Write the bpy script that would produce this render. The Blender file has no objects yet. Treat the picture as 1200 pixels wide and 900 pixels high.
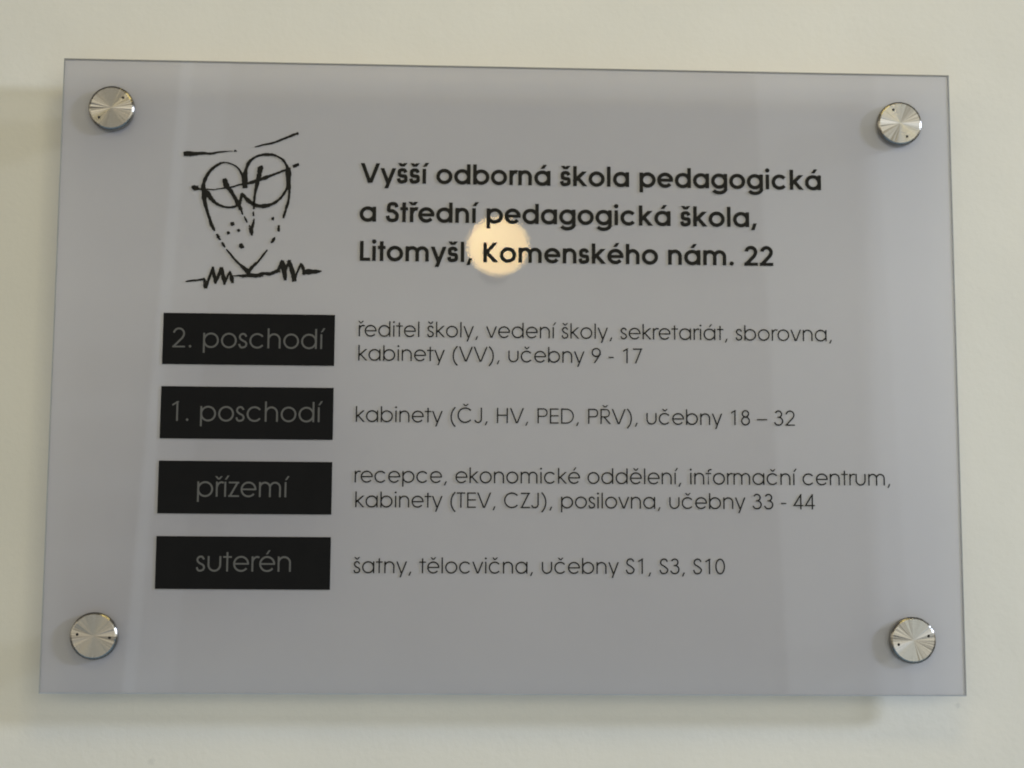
import bpy, bmesh, math, random
from mathutils import Matrix, Vector

random.seed(7)
MM = 0.001
GAP = 19.0            # wall to back of the acrylic sheet, mm
THICK = 4.0           # sheet thickness, mm
FRONT = GAP + THICK   # local height of the front face above the wall, mm
SIGN_Z = 1.6          # height of the sign's centre above the floor, m
PW, PH = 500.0, 349.4 # sheet size, mm

sc = bpy.context.scene
# ------------------------------------------------------------------ camera
R = ((0.9989353, -0.0050694, -0.0458529),      # right, down, forward in (x, down, into wall)
     (0.0109353, 0.9916364, 0.1285986),
     (0.0448175, -0.1289631, 0.9906361))
def to_world(v): return Vector((v[0], v[2], -v[1]))
right, down, fwd = (to_world(v) for v in R)
cam_d = bpy.data.cameras.new('camera')
cam = bpy.data.objects.new('camera', cam_d)
sc.collection.objects.link(cam)
M3 = Matrix((right, -down, -fwd)).transposed()
cam.matrix_world = Matrix.Translation((-0.04099, -0.93138 - FRONT * MM, SIGN_Z - 0.12717)) @ M3.to_4x4()
cam_d.sensor_width = 36.0
cam_d.lens = 36.0 * 2000.0 / 1200.0
cam_d.clip_start = 0.01
cam_d.clip_end = 100.0
cam_d.dof.use_dof = True
cam_d.dof.focus_distance = 0.90
cam_d.dof.aperture_fstop = 14.0
sc.camera = cam

# ------------------------------------------------------------------ surrounding light of the hall
WORLD_LOW, WORLD_MID, WORLD_HIGH, WORLD_TOP = (0.05, 0.05, 0.06), (0.97, 0.85, 0.64), (2.02, 1.87, 1.50), (0.15, 0.13, 0.10)
WORLD_RIGHT = (0.0, 0.0, 0.0)
world = bpy.data.worlds.new('World')
sc.world = world
world.use_nodes = True
nt = world.node_tree
nt.nodes.clear()
wo = nt.nodes.new('ShaderNodeOutputWorld')
bg = nt.nodes.new('ShaderNodeBackground')
out_add = nt.nodes.new('ShaderNodeMix')
out_add.data_type = 'RGBA'; out_add.blend_type = 'ADD'; out_add.inputs['Factor'].default_value = 1.0
tcw = nt.nodes.new('ShaderNodeTexCoord')
sep = nt.nodes.new('ShaderNodeSeparateXYZ')
nt.links.new(tcw.outputs['Generated'], sep.inputs[0])
def world_ramp(axis, lo, hi, stops, slot):
    m = nt.nodes.new('ShaderNodeMapRange')
    m.inputs['From Min'].default_value = lo; m.inputs['From Max'].default_value = hi
    r = nt.nodes.new('ShaderNodeValToRGB')
    while len(r.color_ramp.elements) < len(stops): r.color_ramp.elements.new(0.5)
    for el, (v, col) in zip(r.color_ramp.elements, stops):
        el.position = (v - lo) / (hi - lo); el.color = (*col, 1)
    nt.links.new(sep.outputs[axis], m.inputs['Value'])
    nt.links.new(m.outputs[0], r.inputs[0])
    nt.links.new(r.outputs[0], out_add.inputs[slot])
    r.name = 'ramp_' + axis
# the hall's walls and ceiling as soft surrounding light: by height, plus its brighter window side (x > 0)
world_ramp('Z', -0.40, 0.40, ((-0.22, WORLD_LOW), (0.05, WORLD_MID), (0.18, WORLD_HIGH), (0.36, WORLD_TOP)), 'A')
world_ramp('X', 0.0, 0.6, ((0.10, (0, 0, 0)), (0.40, WORLD_RIGHT)), 'B')
# the side of the hall that faces the sign is the lit one; the ends of the corridor are dimmer
fr = nt.nodes.new('ShaderNodeMapRange')
fr.interpolation_type = 'SMOOTHSTEP'
fr.inputs['From Min'].default_value = -0.35; fr.inputs['From Max'].default_value = -0.93
fr.inputs['To Min'].default_value = 0.50; fr.inputs['To Max'].default_value = 1.0
nt.links.new(sep.outputs['Y'], fr.inputs['Value'])
nt.links.new(fr.outputs[0], bg.inputs['Strength'])
nt.links.new(out_add.outputs['Result'], bg.inputs['Color'])
nt.links.new(bg.outputs[0], wo.inputs['Surface'])

def area_light(name, loc, target, sx, sy, power, col, roll=0.0):
    l = bpy.data.lights.new(name, 'AREA')
    l.shape = 'RECTANGLE'
    l.size, l.size_y = sx, sy
    l.energy = power
    l.color = col
    o = bpy.data.objects.new(name, l)
    sc.collection.objects.link(o)
    o.location = loc
    d = Vector(target) - Vector(loc)
    o.rotation_euler = d.to_track_quat('-Z', 'Y').to_euler()
    if roll:
        o.rotation_euler.rotate_axis('Z', roll)
    return o
# daylight from a window far to the right (gives the long soft-edged shadow on the wall)
area_light('window_daylight', (3.78, -1.58, SIGN_Z + 1.05), (0, 0, SIGN_Z), 0.38, 0.46, 113.21, (0.677, 0.785, 1.000))
# a tall window at the far side of the hall, mirrored in the front of the acrylic
area_light('far_window_daylight', (1.66, -3.2, 2.05), (1.66, 0, 2.05), 1.16, 1.95, 8.8, (0.852, 0.957, 1.000), math.radians(2.3))
area_light('right_band_light', (0.93, -3.2, 2.05), (0.93, 0, 2.05), 0.30, 1.95, 1.35, (0.85, 0.96, 1.0), math.radians(2.3))  # unseen strip added to mirror a fainter band beside the window
area_light('left_stripe_light', (-0.725, -3.2, 1.75), (-0.725, 0, 1.75), 0.03, 2.4, 0.22, (0.78, 0.90, 1.0), math.radians(-3.5))  # unseen narrow strip added to mirror a pale stripe at the left
area_light('left_stripe_fade_light', (-0.68, -3.2, 1.75), (-0.68, 0, 1.75), 0.12, 2.4, 0.32, (0.78, 0.90, 1.0), math.radians(-3.5))  # wider dim strip added so the left stripe fades to the right

area_light('floor_bounce_light', (0.1, -1.9, 0.12), (0, 0, SIGN_Z - 0.35), 4.2, 2.0, 12.2, (0.44, 0.74, 1.000))

def point_light(name, loc, rad, power, col):
    l = bpy.data.lights.new(name, 'POINT')
    l.shadow_soft_size = rad
    l.energy = power
    l.color = col
    o = bpy.data.objects.new(name, l)
    sc.collection.objects.link(o)
    o.location = loc
    return o
area_light('front_fill_light', (0.08, -0.80, 2.36), (0.08, -0.5, 1.7), 0.4, 0.25, 1.94, (1.000, 0.800, 0.286))  # unseen fill lamp added above the camera to brighten the middle and top
point_light('corner_lamp_light', (-2.2, -1.5, 2.5), 0.05, 4.0, (1.0, 0.80, 0.45))
point_light('second_lamp_light', (0.55, -1.25, 2.75), 0.04, 2.4, (1.0, 0.80, 0.45))

sc.view_settings.view_transform = 'Standard'
sc.view_settings.look = 'None'
sc.view_settings.exposure = 0.0
sc.view_settings.gamma = 1.0
sc.cycles.use_denoising = True
sc.cycles.filter_width = 1.9
sc.cycles.caustics_reflective = False
sc.cycles.caustics_refractive = False
sc.cycles.sample_clamp_indirect = 4.0
sc.cycles.max_bounces = 12
sc.cycles.transparent_max_bounces = 16
sc.cycles.transmission_bounces = 8

# ------------------------------------------------------------------ materials
def mat(name):
    m = bpy.data.materials.new(name)
    m.use_nodes = True
    m.node_tree.nodes.clear()
    t = m.node_tree
    out = t.nodes.new('ShaderNodeOutputMaterial')
    return m, t, out

def noise(t, scale, detail=3.0, rough=0.5, coord='Object', vec_scale=None):
    tc = t.nodes.new('ShaderNodeTexCoord')
    n = t.nodes.new('ShaderNodeTexNoise')
    n.inputs['Scale'].default_value = scale
    n.inputs['Detail'].default_value = detail
    n.inputs['Roughness'].default_value = rough
    if vec_scale:
        mp = t.nodes.new('ShaderNodeMapping')
        mp.inputs['Scale'].default_value = vec_scale
        t.links.new(tc.outputs[coord], mp.inputs[0])
        t.links.new(mp.outputs[0], n.inputs['Vector'])
    else:
        t.links.new(tc.outputs[coord], n.inputs['Vector'])
    return n

def mix_color(t, fac, a, b):
    r = t.nodes.new('ShaderNodeValToRGB')
    r.color_ramp.elements[0].color = (*a, 1)
    r.color_ramp.elements[1].color = (*b, 1)
    t.links.new(fac, r.inputs[0])
    return r

def plaster():
    m, t, out = mat('painted_plaster')
    b = t.nodes.new('ShaderNodeBsdfPrincipled')
    b.inputs['Roughness'].default_value = 0.75
    n1 = noise(t, 9.0, 4.0)
    r = mix_color(t, n1.outputs['Fac'], (0.705, 0.685, 0.61), (0.75, 0.727, 0.646))
    r.color_ramp.elements[0].position = 0.3
    r.color_ramp.elements[1].position = 0.7
    # two small old chips in the paint, below the sign
    col = r.outputs[0]
    tc = t.nodes.new('ShaderNodeTexCoord')
    wob = noise(t, 700.0, 2.0)
    for cx_, cz_, rad in ((-0.193, 1.388, 0.0016), (0.252, 1.419, 0.0013)):
        d_ = t.nodes.new('ShaderNodeVectorMath'); d_.operation = 'DISTANCE'; d_.inputs[1].default_value = (cx_, 0, cz_)
        t.links.new(tc.outputs['Object'], d_.inputs[0])
        a_ = t.nodes.new('ShaderNodeMath'); a_.operation = 'MULTIPLY_ADD'; a_.inputs[1].default_value = 0.0022
        t.links.new(wob.outputs['Fac'], a_.inputs[0]); t.links.new(d_.outputs['Value'], a_.inputs[2])
        s_ = t.nodes.new('ShaderNodeMapRange')
        s_.inputs['From Min'].default_value = rad + 0.0018; s_.inputs['From Max'].default_value = rad + 0.0004
        s_.inputs['To Max'].default_value = 0.26
        t.links.new(a_.outputs[0], s_.inputs['Value'])
        mx = t.nodes.new('ShaderNodeMix'); mx.data_type = 'RGBA'
        t.links.new(s_.outputs[0], mx.inputs['Factor']); t.links.new(col, mx.inputs['A'])
        mx.inputs['B'].default_value = (0.40, 0.40, 0.37, 1)
        col = mx.outputs['Result']
    t.links.new(col, b.inputs['Base Color'])
    n2 = noise(t, 260.0, 5.0, 0.6)
    n3 = noise(t, 34.0, 3.0, 0.5)
    ad = t.nodes.new('ShaderNodeMath'); ad.operation = 'MULTIPLY_ADD'; ad.inputs[1].default_value = 3.0
    t.links.new(n3.outputs['Fac'], ad.inputs[0]); t.links.new(n2.outputs['Fac'], ad.inputs[2])
    bp = t.nodes.new('ShaderNodeBump')
    bp.inputs['Strength'].default_value = 0.15
    bp.inputs['Distance'].default_value = 0.0012
    t.links.new(ad.outputs[0], bp.inputs['Height'])
    t.links.new(bp.outputs[0], b.inputs['Normal'])
    t.links.new(b.outputs[0], out.inputs[0])
    return m

def clear_gloss():
    m, t, out = mat('clear_acrylic')
    tr = t.nodes.new('ShaderNodeBsdfTransparent')
    tr.inputs[0].default_value = (0.985, 0.99, 0.99, 1)
    gl = t.nodes.new('ShaderNodeBsdfGlossy')
    gl.inputs['Roughness'].default_value = 0.012
    fr = t.nodes.new('ShaderNodeFresnel'); fr.inputs[0].default_value = 1.49
    mx = t.nodes.new('ShaderNodeMixShader')
    g = t.nodes.new('ShaderNodeNewGeometry')      # only the outer side of the face mirrors the hall
    iv = t.nodes.new('ShaderNodeMath'); iv.operation = 'SUBTRACT'; iv.inputs[0].default_value = 1.0
    ml = t.nodes.new('ShaderNodeMath'); ml.operation = 'MULTIPLY'
    t.links.new(g.outputs['Backfacing'], iv.inputs[1])
    t.links.new(fr.outputs[0], ml.inputs[0]); t.links.new(iv.outputs[0], ml.inputs[1])
    t.links.new(ml.outputs[0], mx.inputs[0])
    t.links.new(tr.outputs[0], mx.inputs[1]); t.links.new(gl.outputs[0], mx.inputs[2])
    t.links.new(mx.outputs[0], out.inputs[0])
    return m

def clear_back():
    m, t, out = mat('acrylic_back')
    tr = t.nodes.new('ShaderNodeBsdfTransparent')
    t.links.new(tr.outputs[0], out.inputs[0])
    return m

def edge(name, col, rough=0.7):
    m, t, out = mat(name)
    b = t.nodes.new('ShaderNodeBsdfPrincipled')
    n = noise(t, 60.0)
    r = mix_color(t, n.outputs['Fac'], tuple(c * 0.85 for c in col), tuple(c * 1.15 for c in col))
    t.links.new(r.outputs[0], b.inputs['Base Color'])
    b.inputs['Roughness'].default_value = rough
    b.inputs['Specular IOR Level'].default_value = 0.08
    t.links.new(b.outputs[0], out.inputs[0])
    return m

def film():
    m, t, out = mat('frosted_grey_film')
    n = noise(t, 14.0, 5.0, 0.55)
    r = mix_color(t, n.outputs['Fac'], FILM_A, FILM_B)
    r.color_ramp.elements[0].position = 0.3
    r.color_ramp.elements[1].position = 0.7
    d = t.nodes.new('ShaderNodeBsdfDiffuse')
    tl = t.nodes.new('ShaderNodeBsdfTranslucent'); tl.inputs[0].default_value = (0.80, 0.80, 0.82, 1)
    tr = t.nodes.new('ShaderNodeBsdfTransparent')
    t.links.new(r.outputs[0], d.inputs[0])
    m1 = t.nodes.new('ShaderNodeMixShader'); m1.inputs[0].default_value = 0.33
    t.links.new(d.outputs[0], m1.inputs[1]); t.links.new(tl.outputs[0], m1.inputs[2])
    m2 = t.nodes.new('ShaderNodeMixShader'); m2.inputs[0].default_value = 0.22
    t.links.new(m1.outputs[0], m2.inputs[1]); t.links.new(tr.outputs[0], m2.inputs[2])
    t.links.new(m2.outputs[0], out.inputs[0])
    return m
FILM_A, FILM_B = (0.430, 0.421, 0.474), (0.454, 0.445, 0.497)

def ink(name, a, b_, rough=0.55, spec=0.3):
    m, t, out = mat(name)
    b = t.nodes.new('ShaderNodeBsdfPrincipled')
    n = noise(t, 90.0, 4.0)
    r = mix_color(t, n.outputs['Fac'], a, b_)
    t.links.new(r.outputs[0], b.inputs['Base Color'])
    b.inputs['Roughness'].default_value = rough
    b.inputs['Specular IOR Level'].default_value = spec
    t.links.new(b.outputs[0], out.inputs[0])
    return m

def turned_steel():
    m, t, out = mat('turned_steel')
    b = t.nodes.new('ShaderNodeBsdfPrincipled')
    b.inputs['Metallic'].default_value = 1.0
    b.inputs['Roughness'].default_value = 0.27
    b.inputs['Anisotropic'].default_value = 0.92
    b.inputs['Anisotropic Rotation'].default_value = 0.25
    tg = t.nodes.new('ShaderNodeTangent'); tg.direction_type = 'RADIAL'; tg.axis = 'Z'
    t.links.new(tg.outputs[0], b.inputs['Tangent'])
    tc = t.nodes.new('ShaderNodeTexCoord')
    w = t.nodes.new('ShaderNodeTexNoise')         # concentric tool marks: noise over the radius
    ln = t.nodes.new('ShaderNodeVectorMath'); ln.operation = 'MULTIPLY'; ln.inputs[1].default_value = (1, 1, 0)
    l2 = t.nodes.new('ShaderNodeVectorMath'); l2.operation = 'LENGTH'
    t.links.new(tc.outputs['Object'], ln.inputs[0]); t.links.new(ln.outputs[0], l2.inputs[0])
    w.noise_dimensions = '1D'
    w.inputs['Scale'].default_value = 2600.0
    t.links.new(l2.outputs['Value'], w.inputs['W'])
    r = mix_color(t, w.outputs['Fac'], (0.29, 0.28, 0.258), (0.39, 0.38, 0.355))
    t.links.new(r.outputs[0], b.inputs['Base Color'])
    bp = t.nodes.new('ShaderNodeBump'); bp.inputs['Strength'].default_value = 0.12; bp.inputs['Distance'].default_value = 0.0001
    t.links.new(w.outputs['Fac'], bp.inputs['Height'])
    gr = t.nodes.new('ShaderNodeTexGradient'); gr.gradient_type = 'RADIAL'      # faint chatter of the lathe tool round the face
    t.links.new(tc.outputs['Object'], gr.inputs[0])
    cn = t.nodes.new('ShaderNodeTexNoise'); cn.noise_dimensions = '1D'
    cn.inputs['Scale'].default_value = 15.0; cn.inputs['Detail'].default_value = 2.0
    t.links.new(gr.outputs['Fac'], cn.inputs['W'])
    bp2 = t.nodes.new('ShaderNodeBump'); bp2.inputs['Strength'].default_value = 1.0; bp2.inputs['Distance'].default_value = 0.022
    rm = t.nodes.new('ShaderNodeMath'); rm.operation = 'MULTIPLY'
    t.links.new(cn.outputs['Fac'], rm.inputs[0]); t.links.new(l2.outputs['Value'], rm.inputs[1])
    t.links.new(rm.outputs[0], bp2.inputs['Height'])
    t.links.new(bp.outputs[0], bp2.inputs['Normal'])
    t.links.new(bp2.outputs[0], b.inputs['Normal'])
    t.links.new(b.outputs[0], out.inputs[0])
    return m

def lamp_glow():
    m, t, out = mat('warm_lamp_glass')
    e = t.nodes.new('ShaderNodeEmission')
    tc = t.nodes.new('ShaderNodeTexCoord')        # the bulb sits off-centre inside the opal glass
    sp = t.nodes.new('ShaderNodeVectorMath'); sp.operation = 'DISTANCE'; sp.inputs[1].default_value = (-0.07, 0.09, 0.03)
    t.links.new(tc.outputs['Object'], sp.inputs[0])
    mr_ = t.nodes.new('ShaderNodeMapRange')
    mr_.inputs['From Min'].default_value = 0.03; mr_.inputs['From Max'].default_value = 0.21
    t.links.new(sp.outputs['Value'], mr_.inputs['Value'])
    r = mix_color(t, mr_.outputs[0], (1.0, 0.71, 0.30), (0.72, 0.49, 0.18))
    t.links.new(r.outputs[0], e.inputs[0])
    e.inputs[1].default_value = 24.0
    t.links.new(e.outputs[0], out.inputs[0])
    return m

M_WALL = plaster()
M_CLEAR, M_BACK, M_FILM = clear_gloss(), clear_back(), film()
M_EDGE_D = edge('acrylic_edge_painted_dark', (0.25, 0.25, 0.235))  # darkness of the reflecting edge, put into its colour
M_EDGE_L = edge('acrylic_edge_painted_light', (0.43, 0.45, 0.48))  # pale gleam of the edge, put into its colour
M_INK = ink('black_print', (0.0115, 0.011, 0.009), (0.017, 0.016, 0.013), 0.6, 0.1)
M_PLATE = ink('black_plate_print', (0.007, 0.007, 0.0072), (0.0105, 0.0102, 0.0102), 0.6, 0.06)
M_GREY = ink('grey_letter_film', (0.092, 0.091, 0.085), (0.11, 0.108, 0.101), 0.6)
M_STEEL = turned_steel()
M_HOLE = ink('dark_hole', (0.008, 0.008, 0.008), (0.015, 0.014, 0.013), 0.8)
M_GLOBE = lamp_glow()
M_BRASS = ink('brass_fitting', (0.30, 0.22, 0.10), (0.36, 0.27, 0.13), 0.35, 0.6)

# ------------------------------------------------------------------ object helpers
def link(name, me, parent=None, mats=()):
    o = bpy.data.objects.new(name, me)
    sc.collection.objects.link(o)
    for m in mats:
        me.materials.append(m)
    if parent is not None:
        o.parent = parent
    return o

def from_bm(name, bm, parent, *mats, smooth=False):
    me = bpy.data.meshes.new(name)
    bm.normal_update()
    bm.to_mesh(me); bm.free()
    if smooth:
        for p in me.polygons: p.use_smooth = True
    return link(name, me, parent, mats)

# ------------------------------------------------------------------ wall
bm = bmesh.new()
bmesh.ops.create_cube(bm, size=1.0)
bmesh.ops.scale(bm, vec=(6.0, 0.2, 3.2), verts=bm.verts)
bmesh.ops.translate(bm, vec=(0, 0.1, 1.6), verts=bm.verts)
wall = from_bm('wall', bm, None, M_WALL)
wall['label'] = 'cream painted plaster wall behind the grey sign'
wall['category'] = 'wall'
wall['kind'] = 'structure'

# ------------------------------------------------------------------ the sign (local axes: x right, y up, z out of the wall)
sign = bpy.data.objects.new('wall_sign', None)
sc.collection.objects.link(sign)
sign.location = (0, 0, SIGN_Z)
sign.rotation_euler = (math.pi / 2, 0, 0)
sign['label'] = 'frosted grey acrylic directory sign on four steel standoffs, fixed to the cream wall'
sign['category'] = 'sign'

def sheet():
    bm = bmesh.new()
    w, h, c = PW / 2 * MM, PH / 2 * MM, 0.75 * MM
    z0, z1, zf = GAP * MM, (FRONT - 0.30) * MM, FRONT * MM
    def ring(x, y, z): return [bm.verts.new(p) for p in ((-x, -y, z), (x, -y, z), (x, y, z), (-x, y, z))]
    a, b, f = ring(w, h, z0), ring(w, h, z1), ring(w - c, h - c, zf)
    fc = bm.faces.new(f); fc.material_index = 0
    bk = bm.faces.new(a[::-1]); bk.material_index = 1
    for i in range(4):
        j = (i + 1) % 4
        mi = 2 if i in (1, 2) else 3         # inner reflections painted as edge colour: right and top dark, left and bottom light
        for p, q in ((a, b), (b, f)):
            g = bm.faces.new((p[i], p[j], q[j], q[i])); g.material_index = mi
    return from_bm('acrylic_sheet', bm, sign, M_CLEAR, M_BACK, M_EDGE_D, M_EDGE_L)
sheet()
bm = bmesh.new()
FILM_Z = FRONT - 0.55
w, h = PW / 2 - 0.1, PH / 2 - 0.1
bm.faces.new([bm.verts.new((x * MM, y * MM, FILM_Z * MM)) for x, y in ((-w, -h), (w, -h), (w, h), (-w, h))])
from_bm('frosted_film', bm, sign, M_FILM)

# ------------------------------------------------------------------ lettering: a geometric alphabet drawn with strokes
XH, CAP, ASC, DESC, OV = 0.547, 0.72, 0.74, -0.19, 0.012

def arc(cx, cy, rx, ry, a0, a1, n=None):
    n = n or max(6, int(abs(a1 - a0) / 7.5))
    return [(cx + rx * math.cos(math.radians(a0 + (a1 - a0) * i / n)),
             cy + ry * math.sin(math.radians(a0 + (a1 - a0) * i / n))) for i in range(n + 1)]

def smooth_path(pts, n=6):
    out = []
    P = [pts[0]] + list(pts) + [pts[-1]]
    for i in range(1, len(P) - 2):
        p0, p1, p2, p3 = P[i - 1], P[i], P[i + 1], P[i + 2]
        for k in range(n):
            t = k / n
            out.append(tuple(0.5 * (2 * b + (c - a) * t + (2 * a - 5 * b + 4 * c - d) * t * t + (-a + 3 * b - 3 * c + d) * t ** 3)
                             for a, b, c, d in zip(p0, p1, p2, p3)))
    out.append(tuple(pts[-1]))
    return out

def clip_y(poly, lo, hi):
    for lim, keep in ((lo, 1), (hi, -1)):
        res = []
        for i in range(len(poly)):
            a, b = poly[i], poly[(i + 1) % len(poly)]
            da, db = (a[1] - lim) * keep, (b[1] - lim) * keep
            if da >= 0: res.append(a)
            if (da >= 0) != (db >= 0):
                t = da / (da - db)
                res.append((a[0] + (b[0] - a[0]) * t, a[1] + (b[1] - a[1]) * t))
        poly = res
    return poly

class Face:
    """One weight of the alphabet: glyph(ch) gives (advance, left, right, strokes)."""
    def __init__(s, bold):
        s.bold = bold
        s.w = 0.131 if bold else 0.067
        s.D = 0.585 if bold else 0.577
        s.adv = (dict(zip(' .,', (.28, .28, .28)), **{'-': .42, '–': .5, '(': .38, ')': .38, 'a': .66, 'b': .66, 'c': .64, 'd': .66, 'e': .64,
                  'f': .28, 'g': .66, 'h': .60, 'i': .24, 'j': .26, 'k': .58, 'l': .24, 'm': .94, 'n': .60, 'o': .64, 'p': .66, 'r': .32,
                  's': .44, 't': .30, 'u': .60, 'v': .56, 'y': .58, 'z': .46, 'V': .70, 'S': .52, 'L': .44, 'K': .62, '2': .56})
                 if bold else
                 dict(zip(' .,', (.277, .277, .277)), **{'-': .332, '–': .5, '(': .369, ')': .369, 'a': .683, 'b': .682, 'c': .647, 'd': .685,
                  'e': .65, 'f': .314, 'g': .673, 'h': .61, 'i': .2, 'j': .203, 'k': .502, 'l': .2, 'm': .938, 'n': .61, 'o': .655, 'p': .682,
                  'r': .301, 's': .388, 't': .339, 'u': .608, 'v': .554, 'y': .536, 'z': .425, 'V': .702, 'S': .498, 'K': .591, 'T': .426,
                  'E': .536, 'C': .813, 'Z': .48, 'J': .482, 'H': .683, 'P': .592, 'D': .744, 'R': .607,
                  '0': .554, '1': .554, '2': .554, '3': .554, '4': .554, '7': .554, '8': .554, '9': .554}))

    ACC = {'š': ('s', 'c'), 'č': ('c', 'c'), 'ř': ('r', 'c'), 'ě': ('e', 'c'), 'í': ('ı', 'a'), 'á': ('a', 'a'), 'é': ('e', 'a'), 'ý': ('y', 'a'),
           'Č': ('C', 'C'), 'Ř': ('R', 'C')}

    def glyph(s, ch):
        base, acc = s.ACC.get(ch, (ch, None))
        S = []
        w, h, D, B = s.w, s.w / 2, s.D, s.bold
        r = D / 2 - h
        cy = XH / 2
        adv = s.adv['i' if base == 'ı' else base]
        def line(a, b, lo=None, hi=None, ww=None):
            ww = ww or w
            dx, dy = b[0] - a[0], b[1] - a[1]
            l = math.hypot(dx, dy); ux, uy = dx / l, dy / l
            e = ww if lo is not None else 0
            a2 = (a[0] - ux * e, a[1] - uy * e); b2 = (b[0] + ux * e, b[1] + uy * e)
            nx, ny = -uy * ww / 2, ux * ww / 2
            poly = [(a2[0] + nx, a2[1] + ny), (a2[0] - nx, a2[1] - ny), (b2[0] - nx, b2[1] - ny), (b2[0] + nx, b2[1] + ny)]
            if lo is not None: poly = clip_y(poly, lo, hi)
            S.append(('poly', poly))
        def path(pts, closed=False, ww=None): S.append(('path', pts, ww or w, closed))
        def vert(x, y0, y1): line((x, y0), (x, y1))
        def hor(x0, x1, y, ww=None): line((x0, y), (x1, y), ww=ww)
        def ring(cx, cy_, rx, ry): path(arc(cx, cy_, rx, ry, 0, 360, 56)[:-1], True)
        def dot(cx, cy_, rr): S.append(('poly', arc(cx, cy_, rr, rr, 0, 360, 24)[:-1]))
        ry = XH / 2 + OV - h
        bl = (adv - D) / 2
        ax = adv / 2                      # accent centre
        hw = 0.88 * w                     # thin parts
        if base == 'o': ring(adv / 2, cy, r, ry)
        elif base in 'adgq':
            L = .030 if B else .042
            ring(L + D / 2, cy, r, ry); x = L + D - h + .003
            if base == 'd': vert(x, 0, ASC)
            elif base == 'g':
                vert(x, -.02, XH)
                path([(x, -.015)] + arc(x - r, -.015 , r, .175 - h + .03, 0, -158, 22))
            else: vert(x, 0, XH)
            ax = L + D / 2 + .02
        elif base in 'bp':
            L = .053 if B else .061
            ring(L + D / 2, cy, r, ry); x = L + h - .003
            vert(x, 0 if base == 'b' else DESC, ASC if base == 'b' else XH)
        elif base == 'c':
            L = .030 if B else .041
            path(arc(L + D / 2, cy, r, ry, 38, 322)); ax = L + D / 2 + .01
        elif base == 'e':
            L = .030 if B else .041
            path(arc(L + D / 2, cy, r, ry, -3, 322)); hor(L + w * .8, L + D - .012, cy + .002, hw); ax = L + D / 2
        elif base in 'hn':
            x0, x1 = (.053, .547) if B else (.062, .546)
            rx = (x1 - x0 - w) / 2
            vert(x0 + h, 0, ASC if base == 'h' else XH)
            yy = XH + OV - h - rx
            path(arc((x0 + x1) / 2, yy, rx, rx, 168, 0) + [(x1 - h, 0)])
        elif base == 'm':
            x0, x1 = (.053, .887) if B else (.066, .872)
            sp = (x1 - x0 - w) / 2; rx = sp / 2
            vert(x0 + h, 0, XH)
            for k in (0, 1):
                c = x0 + h + sp * k + rx
                path(arc(c, XH + OV - h - rx, rx, rx, 165, 0) + [(c + rx, 0)])
        elif base == 'u':
            x0, x1 = (.053, .547) if B else (.057, .551)
            rx = (x1 - x0 - w) / 2; yy = -OV + h + rx
            path([(x0 + h, XH)] + arc((x0 + x1) / 2, yy, rx, rx, 180, 360) + [(x1 - h, XH)])
        elif base in 'iıl':
            vert(adv / 2, 0, ASC if base == 'l' else XH)
            if base == 'i': dot(adv / 2, .70 if not B else .70, w * (.62 if B else .72))
            ax = adv / 2 + (.03 if B else .03)
        elif base == 'r':
            x0 = .053 if B else .059
            vert(x0 + h, 0, XH)
            rx = .165 if B else .172
            path(arc(x0 + h + rx, XH + OV - h - .23, rx, .23, 165, 70 if B else 64)); ax = adv / 2 + .01
        elif base == 's':
            x0, x1 = (.030, .405) if B else (.028, .352)
            W = x1 - x0; t = XH + OV - h; b = -OV + h
            pts = [(x1 - h * .9 - W * .02, t - .10), (x0 + W * .70, t - .018), (x0 + W * .48, t), (x0 + W * .24, t - .035), (x0 + h + W * .03, t - .118),
                   (x0 + W * .25, t - .195), (x0 + W * .52, cy - .005), (x1 - W * .23, b + .205), (x1 - h, b + .125), (x1 - W * .22, b + .035), (x0 + W * .46, b),
                   (x0 + W * .22, b + .022), (x0 + h * .72, b + .125)]
            path(smooth_path(pts)); ax = (x0 + x1) / 2 + .005
        elif base == 't':
            x = adv / 2 - (0 if B else .005)
            vert(x, 0, .72 if B else .69); hor(.012, adv - .012, XH - hw / 2, hw)
        elif base == 'f':
            x = .135
            path([(x, 0), (x, .62)] + arc(x + .105, ASC - h - .105, .105, .105, 178, 62)); hor(.012, .270, XH - hw / 2, hw)
        elif base in 'vV':
            H = XH if base == 'v' else CAP
            wh = w * (1.10 if base == 'v' else 1.07)
            m = .004 if B else .013
            for sg in (-1, 1):
                line((adv / 2 + sg * .012, 0), (adv / 2 + sg * (adv / 2 - m - wh / 2), H), 0, H)
        elif base == 'y':
            m = .006 if B else .011; wh = w * 1.10
            tx = adv - m - wh / 2; bx = adv / 2 + .008
            sl = (tx - bx) / XH
            line((bx + DESC * sl, DESC), (tx, XH), DESC, XH)
            line((bx - .012, 0), (m + wh / 2, XH), .0, XH)
            ax = adv / 2 + .03
        elif base == 'k':
            x0 = .053 if B else .059; x1 = adv - .006
            vert(x0 + h, 0, ASC)
            j = (x0 + w * .9, XH * .46)
            line(j, (x1 - w * .85, XH), .0, XH)
            line((j[0] + .06, j[1] + .04), (x1 - w * .70, 0), 0, XH * .62)
        elif base == 'K':
            x0 = .060; x1 = adv - .008
            vert(x0 + h, 0, CAP)
            j = (x0 + w * .9, CAP * .50)
            line(j, (x1 - w * .95, CAP), 0, CAP)
            line(j, (x1 - w * .70, 0), 0, CAP * .56)
        elif base == 'z' or base == 'Z':
            H = XH if base == 'z' else CAP
            x0, x1 = .018, adv - .014
            hor(x0 + .012, x1, H - hw / 2, hw); hor(x0, x1, hw / 2, hw)
            line((x0 + w * .62, 0), (x1 - w * .62, H), 0.0, H)
        elif base == 'S':
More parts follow.
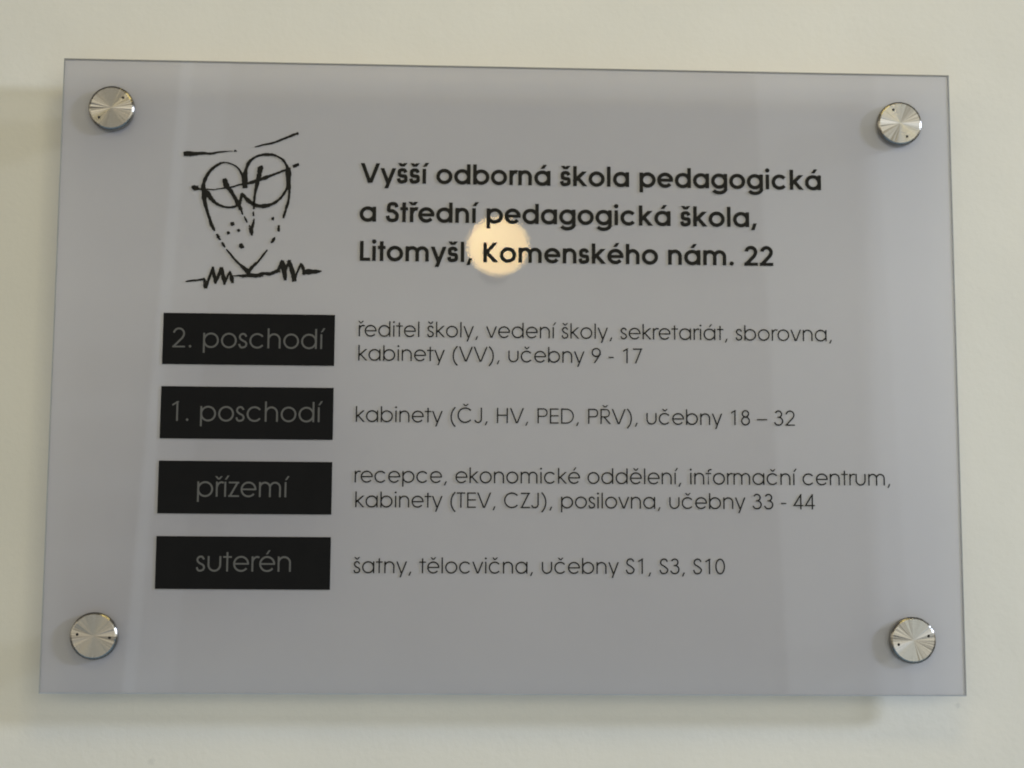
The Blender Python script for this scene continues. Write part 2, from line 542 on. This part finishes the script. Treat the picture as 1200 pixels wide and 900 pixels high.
            x0, x1 = (.035, .485) if B else (.036, .462)
            W = x1 - x0; t = CAP + OV - h; b = -OV + h
            pts = [(x1 - h * .9 - W * .04, t - .130), (x0 + W * .74, t - .03), (x0 + W * .50, t), (x0 + W * .25, t - .045), (x0 + h + W * .05, t - .165),
                   (x0 + W * .22, t - .255), (x0 + W * .52, b + .345), (x1 - W * .20, b + .25), (x1 - h, b + .165), (x1 - W * .22, b + .042), (x0 + W * .47, b),
                   (x0 + W * .20, b + .042), (x0 + h * .72, b + .175)]
            path(smooth_path(pts))
        elif base == 'L': vert(.06 + h, 0, CAP); hor(.06, adv - .012, hw / 2, hw)
        elif base == 'T': vert(adv / 2, 0, CAP); hor(.008, adv - .008, CAP - hw / 2, hw)
        elif base == 'E':
            vert(.079 + h, 0, CAP)
            for y in (hw / 2, CAP * .5 + .01, CAP - hw / 2): hor(.079, .497, y, hw)
        elif base == 'H': vert(.077 + h, 0, CAP); vert(adv - .077 - h, 0, CAP); hor(.077 + h, adv - .077 - h, CAP * .5 + .015, hw)
        elif base == 'C':
            rr = .375 - h; path(arc(.043 + .375, CAP / 2, rr, CAP / 2 + OV - h, 40, 320)); ax = .44
        elif base == 'J':
            x1 = adv - .077 - h; rx = .155
            path([(x1, CAP), (x1, .2)] + arc(x1 - rx, -OV + h + rx, rx, rx, 0, -165))
        elif base in 'PR':
            x0 = .078; vert(x0 + h, 0, CAP)
            rb = .205 - h; xr = .40 if base == 'P' else .375
            yt, yb = CAP - hw / 2, CAP - .41 + hw / 2
            path([(x0 + h, yt)] + arc(xr - .02, (yt + yb) / 2, .155, (yt - yb) / 2, 90, -90, 20) + [(x0 + h, yb)], ww=hw)
            if base == 'R': line((x0 + .17, yb), (adv - .06, 0), 0, yb + .01)
            ax = .31
        elif base == 'D':
            x0 = .078; vert(x0 + h, 0, CAP)
            yt, yb = CAP - hw / 2, hw / 2
            path([(x0 + h, yt)] + arc(.335, CAP / 2, .365 - h, (yt - yb) / 2, 90, -90, 26) + [(x0 + h, yb)], ww=hw)
        elif base == '0': ring(adv / 2, CAP / 2, .235 - h, CAP / 2 + OV - h)
        elif base == '1':
            x = .32; vert(x, 0, CAP); line((x - .135, CAP - .115), (x, CAP - .03), CAP - .21, CAP, hw)
            S[-1] = ('poly', [(x - .15, CAP - .105), (x - h, CAP - .02), (x - h, CAP - .02 - w * .98), (x - .15, CAP - .09 - w * .8)]) if False else S[-1]
        elif base == '2':
            x0, x1 = (.035, .525) if B else (.040, .506)
            rx = (x1 - x0) / 2 - h - .012; c = (x0 + x1) / 2
            top = CAP + OV - h
            p = arc(c, top - rx, rx, rx, 172, -28, 26)
            ex = (x0 + w * .62, hw * .5)
            p += [(p[-1][0] - .045, p[-1][1] - .075), ex] if True else []
            path(smooth_path(p[:-1], 2) + [ex]); hor(x0, x1, hw / 2, hw)
        elif base == '3':
            c = .272; r1, r2 = .165 - h * .3, .205 - h * .3
            r1 = .185 - h; r2 = .222 - h
            t = CAP + OV - h
            path(arc(c - .005, t - r1, r1, r1, 160, -90, 26), ww=w); path(arc(c - .005, -OV + h + r2, r2 + .01, r2, 90, -165, 28), ww=w)
            hor(c - .055, c, t - 2 * r1, hw)
        elif base == '4':
            x = .385
            vert(x, 0, CAP); hor(.025, .515, .155 + hw / 2, hw)
            line((.025 + w * .55, .155 + hw * .5), (x + .005, CAP - .02), .155, CAP)
        elif base == '7':
            hor(.055, .50, CAP - hw / 2, hw); line((.175, 0), (.50 - w * .52, CAP), 0, CAP)
        elif base == '8':
            c = adv / 2; r1 = .183 - h; t = CAP + OV - h
            r2 = (CAP + 2 * OV - 2 * w + w * .9) / 2 - r1
            ring(c, t - r1, r1, r1); ring(c, -OV + h + r2, r2, r2)
        elif base == '9':
            r1 = .225 - h; c = adv / 2 - .005; t = CAP + OV - h
            ring(c, t - r1, r1, r1)
            line((c - .085, 0), (c + r1 - .018, t - r1 - .115), 0, t - r1 - .02)
        elif base == '.': dot(adv / 2, w * (.56 if B else .66), w * (.60 if B else .70))
        elif base == ',':
            line((adv / 2 - .055, -.11), (adv / 2 + .015 + w * .1, w * 1.05), -.11, w * 1.1, w * .92)
        elif base == '-': hor(.04, adv - .04, .275, hw)
        elif base == '–': hor(.0, adv, .275, hw)
        elif base == '(': path(arc(.115 + .56, .27, .56, .60, 130, 230, 20))
        elif base == ')': path(arc(adv - .115 - .56, .27, .56, .60, 50, -50, 20))
        elif base == ' ': pass
        aw = hw * .95
        if acc == 'c':
            y0, y1 = .625, .745
            if B: y0, y1 = .615, .745
            k = .105 if B else .105
            for sg in (-1, 1): line((ax, y0), (ax + sg * k, y1), y0, y1, aw)
        elif acc == 'C':
            for sg in (-1, 1): line((ax, .785), (ax + sg * .11, .895), .785, .895, aw)
        elif acc == 'a':
            line((ax - .02, .62), (ax + .085, .775), .62, .77, aw)
        return adv, S

FACES = {True: Face(True), False: Face(False)}

def emit_path(bm, pts, w, closed, z0, z1, ws=None):
    n = len(pts)
    Lf, Rt = [], []
    for i in range(n):
        if closed: p, q = pts[i - 1], pts[(i + 1) % n]
        else: p, q = pts[max(0, i - 1)], pts[min(n - 1, i + 1)]
        def unit(a, b):
            d = math.hypot(b[0] - a[0], b[1] - a[1]) or 1e-9
            return ((b[0] - a[0]) / d, (b[1] - a[1]) / d)
        if closed or 0 < i < n - 1:
            u, v = unit(p, pts[i]), unit(pts[i], q)
            tx, ty = u[0] + v[0], u[1] + v[1]
            l = math.hypot(tx, ty) or 1e-9
            tx, ty = tx / l, ty / l
            m = 1 / max(0.55, tx * u[0] + ty * u[1])
        else:
            tx, ty = unit(p, q); m = 1
        hw = (ws[i] if ws else w) / 2 * m
        x, y = pts[i]
        Lf.append((x - ty * hw, y + tx * hw)); Rt.append((x + ty * hw, y - tx * hw))
    T = [(bm.verts.new((a[0], a[1], z1)), bm.verts.new((b[0], b[1], z1)), bm.verts.new((a[0], a[1], z0)), bm.verts.new((b[0], b[1], z0))) for a, b in zip(Lf, Rt)]
    rng = range(n) if closed else range(n - 1)
    for i in rng:
        a, b = T[i], T[(i + 1) % n]
        bm.faces.new((a[0], a[1], b[1], b[0]))
        bm.faces.new((a[2], a[0], b[0], b[2]))
        bm.faces.new((a[1], a[3], b[3], b[1]))
    if not closed:
        bm.faces.new((T[0][0], T[0][2], T[0][3], T[0][1]))
        e = T[-1]; bm.faces.new((e[0], e[1], e[3], e[2]))

def emit_poly(bm, poly, z0, z1):
    if len(poly) < 3: return
    ar = sum(poly[i][0] * poly[(i + 1) % len(poly)][1] - poly[(i + 1) % len(poly)][0] * poly[i][1] for i in range(len(poly)))
    if ar < 0: poly = poly[::-1]
    t = [bm.verts.new((x, y, z1)) for x, y in poly]
    b = [bm.verts.new((x, y, z0)) for x, y in poly]
    bm.faces.new(t)
    for i in range(len(poly)):
        j = (i + 1) % len(poly)
        bm.faces.new((b[i], b[j], t[j], t[i]))

def set_text(name, text, bold, x0, y0, x1, y1, em, parent, material, z, ink_h=0.10, anchor=None):
    """Sets one line: ink of the first `anchor` characters runs from x0 to x1 (mm), baseline y0 at x0 and y1 at x1."""
    F = FACES[bold]
    pen, items = 0.0, []
    for ch in text:
        adv, S = F.glyph(ch)
        items.append((pen, S)); pen += adv
    def extent(it):
        xs = []
        for px, S in it:
            for s in S:
                if s[0] == 'poly': xs += [px + p[0] for p in s[1]]
                else:
                    xs += [px + p[0] - s[2] / 2 for p in s[1]] + [px + p[0] + s[2] / 2 for p in s[1]]
        return min(xs), max(xs)
    a, b = extent(items[:anchor] if anchor else items)
    kx = (x1 - x0) / (b - a)
    bm = bmesh.new()
    count = 0
    for px, S in items:
        for i, s in enumerate(S):
            count += 1
            zt = z + ink_h + 0.012 * (count % 5)      # every stroke a hair prouder than its neighbour
            f = lambda p: (p[0] + px, p[1])
            if s[0] == 'poly': emit_poly(bm, [f(p) for p in s[1]], z - 0.002, zt)
            else: emit_path(bm, [f(p) for p in s[1]], s[2], s[3], z - 0.002, zt)
    for v in bm.verts:
        x = x0 + (v.co.x - a) * kx
        base = y0 + (y1 - y0) * (x - x0) / (x1 - x0)
        v.co = Vector((x * MM, (base + v.co.y * em) * MM, v.co.z * MM))
    return from_bm(name, bm, parent, material)

EMB, EMR, EMP = 15.55, 11.65, 15.0
#HEADING
set_text('heading_line', 'Vyšší odborná škola pedagogická', True, -83.9, 106.3, 175.1, 106.2, EMB, sign, M_INK, FRONT)
set_text('heading_line', 'a Střední pedagogická škola,', True, -84.1, 84.2, 138.3, 84.3, EMB, sign, M_INK, FRONT)
set_text('heading_line', 'Litomyšl, Komenského nám. 22', True, -83.6, 62.0, 147.3, 62.3, EMB, sign, M_INK, FRONT)
#ROOMS
set_text('room_list_line', 'ředitel školy, vedení školy, sekretariát, sborovna,', False, -84.0, 19.6, 179.6, 20.0, EMR, sign, M_INK, FRONT)
set_text('room_list_line', 'kabinety (VV), učebny 9 - 17', False, -83.7, 6.2, 73.3, 6.3, EMR, sign, M_INK, FRONT)
set_text('room_list_line', 'kabinety (ČJ, HV, PED, PŘV), učebny 18 – 32', False, -84.5, -27.7, 158.0, -27.5, EMR, sign, M_INK, FRONT)
set_text('room_list_line', 'recepce, ekonomické oddělení, informační centrum,', False, -84.4, -60.9, 210.6, -60.2, EMR, sign, M_INK, FRONT)
set_text('room_list_line', 'kabinety (TEV, CZJ), posilovna, učebny 33 - 44', False, -84.0, -74.4, 168.4, -73.7, EMR, sign, M_INK, FRONT)
set_text('room_list_line', 'šatny, tělocvična, učebny S1, S3, S10', False, -84.3, -110.0, 118.2, -109.4, EMR, sign, M_INK, FRONT)

# black floor plates with grey lettering
def plate(y0, y1, text, tx0, tx1, ty):
    bm = bmesh.new()
    poly = [(-190.4 * MM, y0 * MM), (-96.65 * MM, y0 * MM), (-96.65 * MM, y1 * MM), (-190.4 * MM, y1 * MM)]
    emit_poly(bm, poly, (FRONT - 0.002) * MM, (FRONT + 0.12) * MM)
    p = from_bm('floor_plate', bm, sign, M_PLATE)
    set_text('lettering', text, False, tx0, ty, tx1, ty, EMP, p, M_GREY, FRONT + 0.12, 0.05)
plate(3.0, 31.4, '2. poschodí', -185.1, -101.8, 12.3)
plate(-37.8, -9.15, '1. poschodí', -184.3, -102.4, -28.15)
plate(-78.5, -49.9, 'přízemí', -169.3, -119.6, -69.3)
plate(-119.05, -90.7, 'suterén', -168.9, -117.9, -109.5)

# ------------------------------------------------------------------ owl emblem: brush strokes (x, y, width) in mm
EMBLEM = [
    [(-182.21,120.93,2.41),(-180.29,121.25,2.85),(-177.54,121.13,2.31),(-175.35,121.28,2.31),(-170.96,121.53,1.65),(-166.56,121.49,1.21),(-163.28,122.23,0.99),(-159.99,122.63,0.77),(-157.8,122.95,0.44),(-155.05,123.06,0.33)],
    [(-154.39,123.24,0.77),(-153.68,123.25,1.1),(-152.96,123.26,0.77)],
    [(-142.95,125.66,0.44),(-140.49,126.27,0.77),(-138.3,126.99,0.99),(-134.45,127.75,1.1),(-131.16,128.77,1.1),(-127.88,130.26,1.22),(-124.59,131.57,1.22),(-121.31,133.12,1.33),(-118.84,133.96,1.44)],
    [(-158.73,116.51,0.66),(-160.92,116.25,1.21),(-163.09,115.13,1.43),(-165.78,113.1,1.54),(-168.17,110.23,1.65),(-169.89,106.8,1.86),(-170.73,103.39,2.08),(-170.49,100.85,2.41),(-168.69,99.19,2.74),(-166.41,96.12,2.41),(-164.15,93.62,1.86),(-161.37,92.14,1.42),(-158.06,91.18,1.21),(-154.77,91.12,1.21),(-152.05,91.95,1.43),(-150.71,93.27,1.86),(-149.95,95.82,1.54),(-149.65,99.22,1.21)],
    [(-158.73,116.51,0.66),(-155.96,115.82,0.77),(-153.17,114.45,0.99),(-151.2,112.5,1.1),(-149.76,109.97,1.21),(-148.86,107.15,1.65),(-148.26,104.9,2.42),(-147.58,102.08,2.42)],
    [(-147.71,102.08,2.64),(-147.89,104.9,2.86),(-147.84,107.17,2.75),(-147.8,110.0,2.42),(-147.43,112.85,1.87),(-146.03,116.56,1.65),(-143.89,118.87,1.21),(-140.9,120.63,1.1),(-137.61,121.37,1.43),(-135.41,121.46,1.65),(-132.65,121.34,1.43),(-129.86,120.25,1.1),(-127.06,118.42,1.32),(-125.35,115.78,1.43),(-124.3,113.24,2.43),(-123.95,109.84,2.76),(-123.85,105.3,2.53),(-124.51,102.46,1.54),(-126.36,99.03,1.32),(-128.76,95.88,1.54),(-132.01,93.57,1.76),(-135.28,92.39,1.98),(-138.56,92.05,2.2),(-141.87,92.56,2.2),(-144.66,94.21,2.41),(-146.9,96.15,2.2),(-148.37,97.83,1.65),(-149.62,99.33,0.99)],
    [(-123.9,107.57,2.53),(-123.74,105.3,2.2),(-123.28,101.91,1.54),(-123.32,98.52,1.32),(-123.78,94.55,1.32),(-124.7,91.14,1.43)],
    [(-124.42,93.0,1.43),(-125.12,89.61,1.43),(-125.78,87.34,1.43),(-126.29,85.36,0.88)],
    [(-128.56,81.49,1.1),(-128.63,79.69,1.54),(-128.81,77.72,1.1)],
    [(-130.6,74.6,0.88),(-131.49,72.9,1.53),(-132.66,71.14,0.88)],
    [(-134.54,67.41,0.66),(-137.04,64.12,1.2),(-139.42,60.73,1.2),(-141.29,59.02,1.64),(-143.15,57.04,1.97),(-144.89,54.22,2.51)],
    [(-170.86,102.26,2.41),(-170.59,100.57,2.52),(-170.29,97.75,2.41),(-169.63,93.81,2.19),(-168.65,89.88,1.75)],
    [(-169.28,92.29,1.86),(-168.67,90.04,1.86),(-167.77,87.24,1.64),(-166.58,83.88,1.64),(-165.68,81.09,1.97),(-164.54,79.14,1.64),(-163.84,77.52,0.77)],
    [(-162.64,75.96,1.09),(-161.67,74.13,1.64),(-160.53,72.46,0.87)],
    [(-159.78,71.24,0.98),(-158.82,69.85,1.53),(-157.85,68.41,0.76)],
    [(-157.22,67.47,0.76),(-154.86,64.7,1.09),(-152.6,61.93,1.2),(-149.8,59.18,1.42),(-147.57,57.25,1.97),(-144.22,54.4,2.51)],
    [(-177.09,101.71,1.2),(-176.33,101.83,2.41),(-175.34,101.9,2.74),(-174.24,101.64,2.41),(-173.24,101.26,1.21),(-170.94,101.13,0.88),(-168.2,101.17,0.66),(-164.9,100.95,0.66),(-162.72,101.38,0.66),(-159.44,101.88,0.77),(-155.06,102.52,1.1),(-151.8,103.71,0.99),(-148.79,104.32,1.1)],
    [(-149.85,104.02,1.1),(-147.11,104.63,1.32),(-144.93,105.24,1.54),(-141.11,106.43,1.87),(-137.29,107.91,1.87),(-134.57,109.09,1.65),(-131.29,110.4,1.21),(-127.47,112.05,1.21),(-122.83,113.83,1.1)],
    [(-121.57,114.65,1.32),(-119.83,115.59,1.88),(-118.13,116.24,1.43)],
    [(-159.09,107.44,1.32),(-159.02,106.7,2.53),(-158.76,105.29,2.85),(-157.82,103.04,2.74),(-155.55,100.25,2.19),(-153.26,96.62,1.97),(-151.25,92.98,2.52),(-149.8,89.9,1.86)],
    [(-150.93,92.58,1.97),(-149.77,90.06,1.54),(-148.65,86.98,0.77)],
    [(-147.75,86.09,0.66),(-146.88,84.19,1.21),(-146.01,82.51,0.55)],
    [(-144.99,81.18,0.66),(-144.01,79.17,1.86),(-143.58,77.21,1.97),(-143.31,75.25,0.99)],
    [(-139.88,114.91,1.65),(-139.53,113.83,3.08),(-139.86,111.84,2.53),(-140.08,109.57,2.42),(-140.83,106.15,2.2),(-141.67,102.18,1.87),(-142.28,98.21,1.32),(-142.56,93.68,1.21),(-142.58,90.3,1.21)],
    [(-139.09,114.01,1.65),(-138.07,112.89,1.43)],
    [(-142.7,92.71,1.21),(-142.74,90.12,0.55)],
    [(-142.88,88.87,0.88),(-142.6,86.4,0.99)],
    [(-142.34,84.94,0.66),(-142.62,82.57,1.21),(-143.31,79.46,1.64)],
    [(-178.95,49.0,0.65),(-175.15,49.5,1.09),(-170.82,50.12,1.2),(-168.55,50.71,1.09)],
    [(-168.77,50.7,0.87),(-168.26,48.04,1.85),(-167.8,45.26,1.96)],
    [(-167.96,45.37,1.63),(-166.21,50.85,1.52),(-164.1,57.46,1.09)],
    [(-164.38,57.46,1.2),(-163.36,52.01,1.85),(-162.48,47.84,1.2)],
    [(-162.7,48.0,1.31),(-160.57,53.72,1.85),(-159.35,57.2,1.85)],
    [(-159.57,57.19,1.85),(-158.45,52.07,2.18),(-157.62,47.35,1.2)],
    [(-157.79,47.62,1.2),(-156.16,52.11,1.2),(-154.67,55.25,0.76)],
    [(-154.93,55.03,0.87),(-153.86,51.58,2.07),(-153.23,48.36,1.42)],
    [(-153.34,52.42,0.65),(-150.18,52.64,0.87),(-146.9,52.52,1.85),(-144.19,53.11,1.96),(-140.36,53.0,1.97),(-136.54,53.05,1.86)],
    [(-145.51,52.93,1.86),(-142.78,52.8,1.86),(-140.05,52.78,1.97),(-136.25,54.06,1.86),(-132.97,53.83,2.08),(-129.72,55.16,1.86),(-127.28,56.14,2.19)],
    [(-128.37,56.13,1.64),(-127.07,58.94,2.08),(-126.03,61.59,1.86)],
    [(-126.47,61.47,2.41),(-125.09,55.9,2.52),(-124.42,50.32,1.42)],
    [(-124.38,56.18,1.53),(-123.25,59.28,1.42),(-122.2,61.76,1.64)],
    [(-122.75,61.53,2.08),(-120.71,55.96,2.52),(-119.48,49.83,2.08)],
    [(-119.49,50.11,2.19),(-118.21,54.31,1.31),(-115.82,60.17,1.1)],
    [(-116.03,60.05,1.42),(-114.71,57.16,1.75),(-114.11,54.37,2.08)],
    [(-114.94,55.14,2.74),(-111.66,55.41,2.85),(-108.38,55.46,2.19),(-106.19,55.6,1.53),(-104.44,55.8,0.55)],
    [(-155.32,82.26,0.55),(-154.1,81.71,2.52),(-152.99,81.17,0.55)],
    [(-151.71,78.38,0.55),(-150.72,78.06,1.86),(-149.83,77.62,0.55)],
    [(-157.15,77.06,0.55),(-156.26,76.62,1.75),(-155.32,76.19,0.55)],
    [(-150.06,69.42,0.87),(-149.08,69.66,2.41),(-147.57,68.34,0.87)],
    [(-149.54,70.55,0.77),(-149.07,69.27,2.41),(-148.82,67.87,0.87)],
    [(-132.86,84.75,0.77),(-132.05,84.98,1.87),(-131.39,84.99,0.66)],
]

bm = bmesh.new()
rough = random.Random(3)
for k, st in enumerate(EMBLEM):
    pts = smooth_path(st, 4)
    xy = [((p[0] + rough.uniform(-0.07, 0.07)) * MM, (p[1] + rough.uniform(-0.07, 0.07)) * MM) for p in pts]
    ws = [max(0.25, p[2] * 1.04 * rough.uniform(0.80, 1.20)) * MM for p in pts]
    emit_path(bm, xy, 1, False, (FRONT - 0.002) * MM, (FRONT + 0.10 + 0.008 * (k % 9)) * MM, ws)
from_bm('owl_emblem', bm, sign, M_INK)

# ------------------------------------------------------------------ steel standoffs
def lathe(bm, prof, n=72):
    rings = []
    for r, z in prof:
        if r < 1e-6: rings.append([bm.verts.new((0, 0, z * MM))])
        else: rings.append([bm.verts.new((r * math.cos(2 * math.pi * i / n) * MM, r * math.sin(2 * math.pi * i / n) * MM, z * MM)) for i in range(n)])
    for A, B in zip(rings, rings[1:]):
        for i in range(n):
            j = (i + 1) % n
            if len(A) == 1: bm.faces.new((A[0], B[i], B[j]))
            elif len(B) == 1: bm.faces.new((A[i], A[j], B[0]))
            else: bm.faces.new((A[i], A[j], B[j], B[i]))

def make_standoff():
    bm = bmesh.new()
    lathe(bm, [(0, 0.02), (12.55, 0.02), (12.65, 0.2), (12.65, 2.9), (12.55, 3.25), (12.3, 3.6), (11.9, 3.88), (11.5, 4.06), (11.25, 4.12), (0, 4.12)], 96)
    bmesh.ops.recalc_face_normals(bm, faces=bm.faces)
    head = from_bm('standoff', bm, sign, M_STEEL)
    for p in head.data.polygons: p.use_smooth = abs(p.normal.z) < 0.98
    bm = bmesh.new()
    lathe(bm, [(0, -0.02), (9.0, -0.02), (9.0, -4.0), (9.0, -FRONT + 4), (9.0, -FRONT), (0, -(FRONT))], 48)
    bmesh.ops.recalc_face_normals(bm, faces=bm.faces)
    from_bm('barrel', bm, head, M_STEEL)
    for sx in (-1, 1):
        bm = bmesh.new()
        lathe(bm, [(0, 4.16), (0.72, 4.16), (0.78, 4.1), (0.78, 3.2)], 20)
        bmesh.ops.translate(bm, vec=(sx * 8.6 * MM, 0, 0), verts=bm.verts)
        from_bm('pin_hole', bm, head, M_HOLE)
    return head
first = make_standoff()
spots = [(-222.2, 145.6, 42), (220.0, 144.8, 116), (-221.4, -144.2, -5.6), (220.3, -144.6, 15.7)]
for i, (x, y, ang) in enumerate(spots):
    if i == 0: o = first
    else:
        o = first.copy(); sc.collection.objects.link(o)
        for ch in first.children:
            c = ch.copy(); sc.collection.objects.link(c); c.parent = o
    o.location = (x * MM, y * MM, FRONT * MM)
    o.rotation_euler = (0, 0, math.radians(ang))

# ------------------------------------------------------------------ the hall's round lamp, mirrored in the acrylic
lamp = bpy.data.objects.new('globe_lamp', None)
sc.collection.objects.link(lamp)
LAMP_POS = (0.179, -5.10, 2.753)
lamp.location = LAMP_POS
lamp['label'] = 'round glowing warm globe lamp across the hall, mirrored in the sign'
lamp['category'] = 'lamp'
bm = bmesh.new()
bmesh.ops.create_uvsphere(bm, u_segments=48, v_segments=24, radius=0.11)
bmesh.ops.scale(bm, vec=(1.0, 1.0, 0.94), verts=bm.verts)
from_bm('lamp_globe', bm, lamp, M_GLOBE, smooth=True)
bm = bmesh.new()
lathe(bm, [(0, 0), (46, 0), (46, 30), (14, 46), (14, 300), (60, 305), (60, 330), (0, 330)], 32)
bmesh.ops.rotate(bm, matrix=Matrix.Rotation(math.pi / 2, 3, 'X'), verts=bm.verts)      # bracket runs back, away from the sign
bmesh.ops.translate(bm, vec=(0, -0.10, 0), verts=bm.verts)
bmesh.ops.recalc_face_normals(bm, faces=bm.faces)
from_bm('lamp_bracket', bm, lamp, M_BRASS, smooth=False)
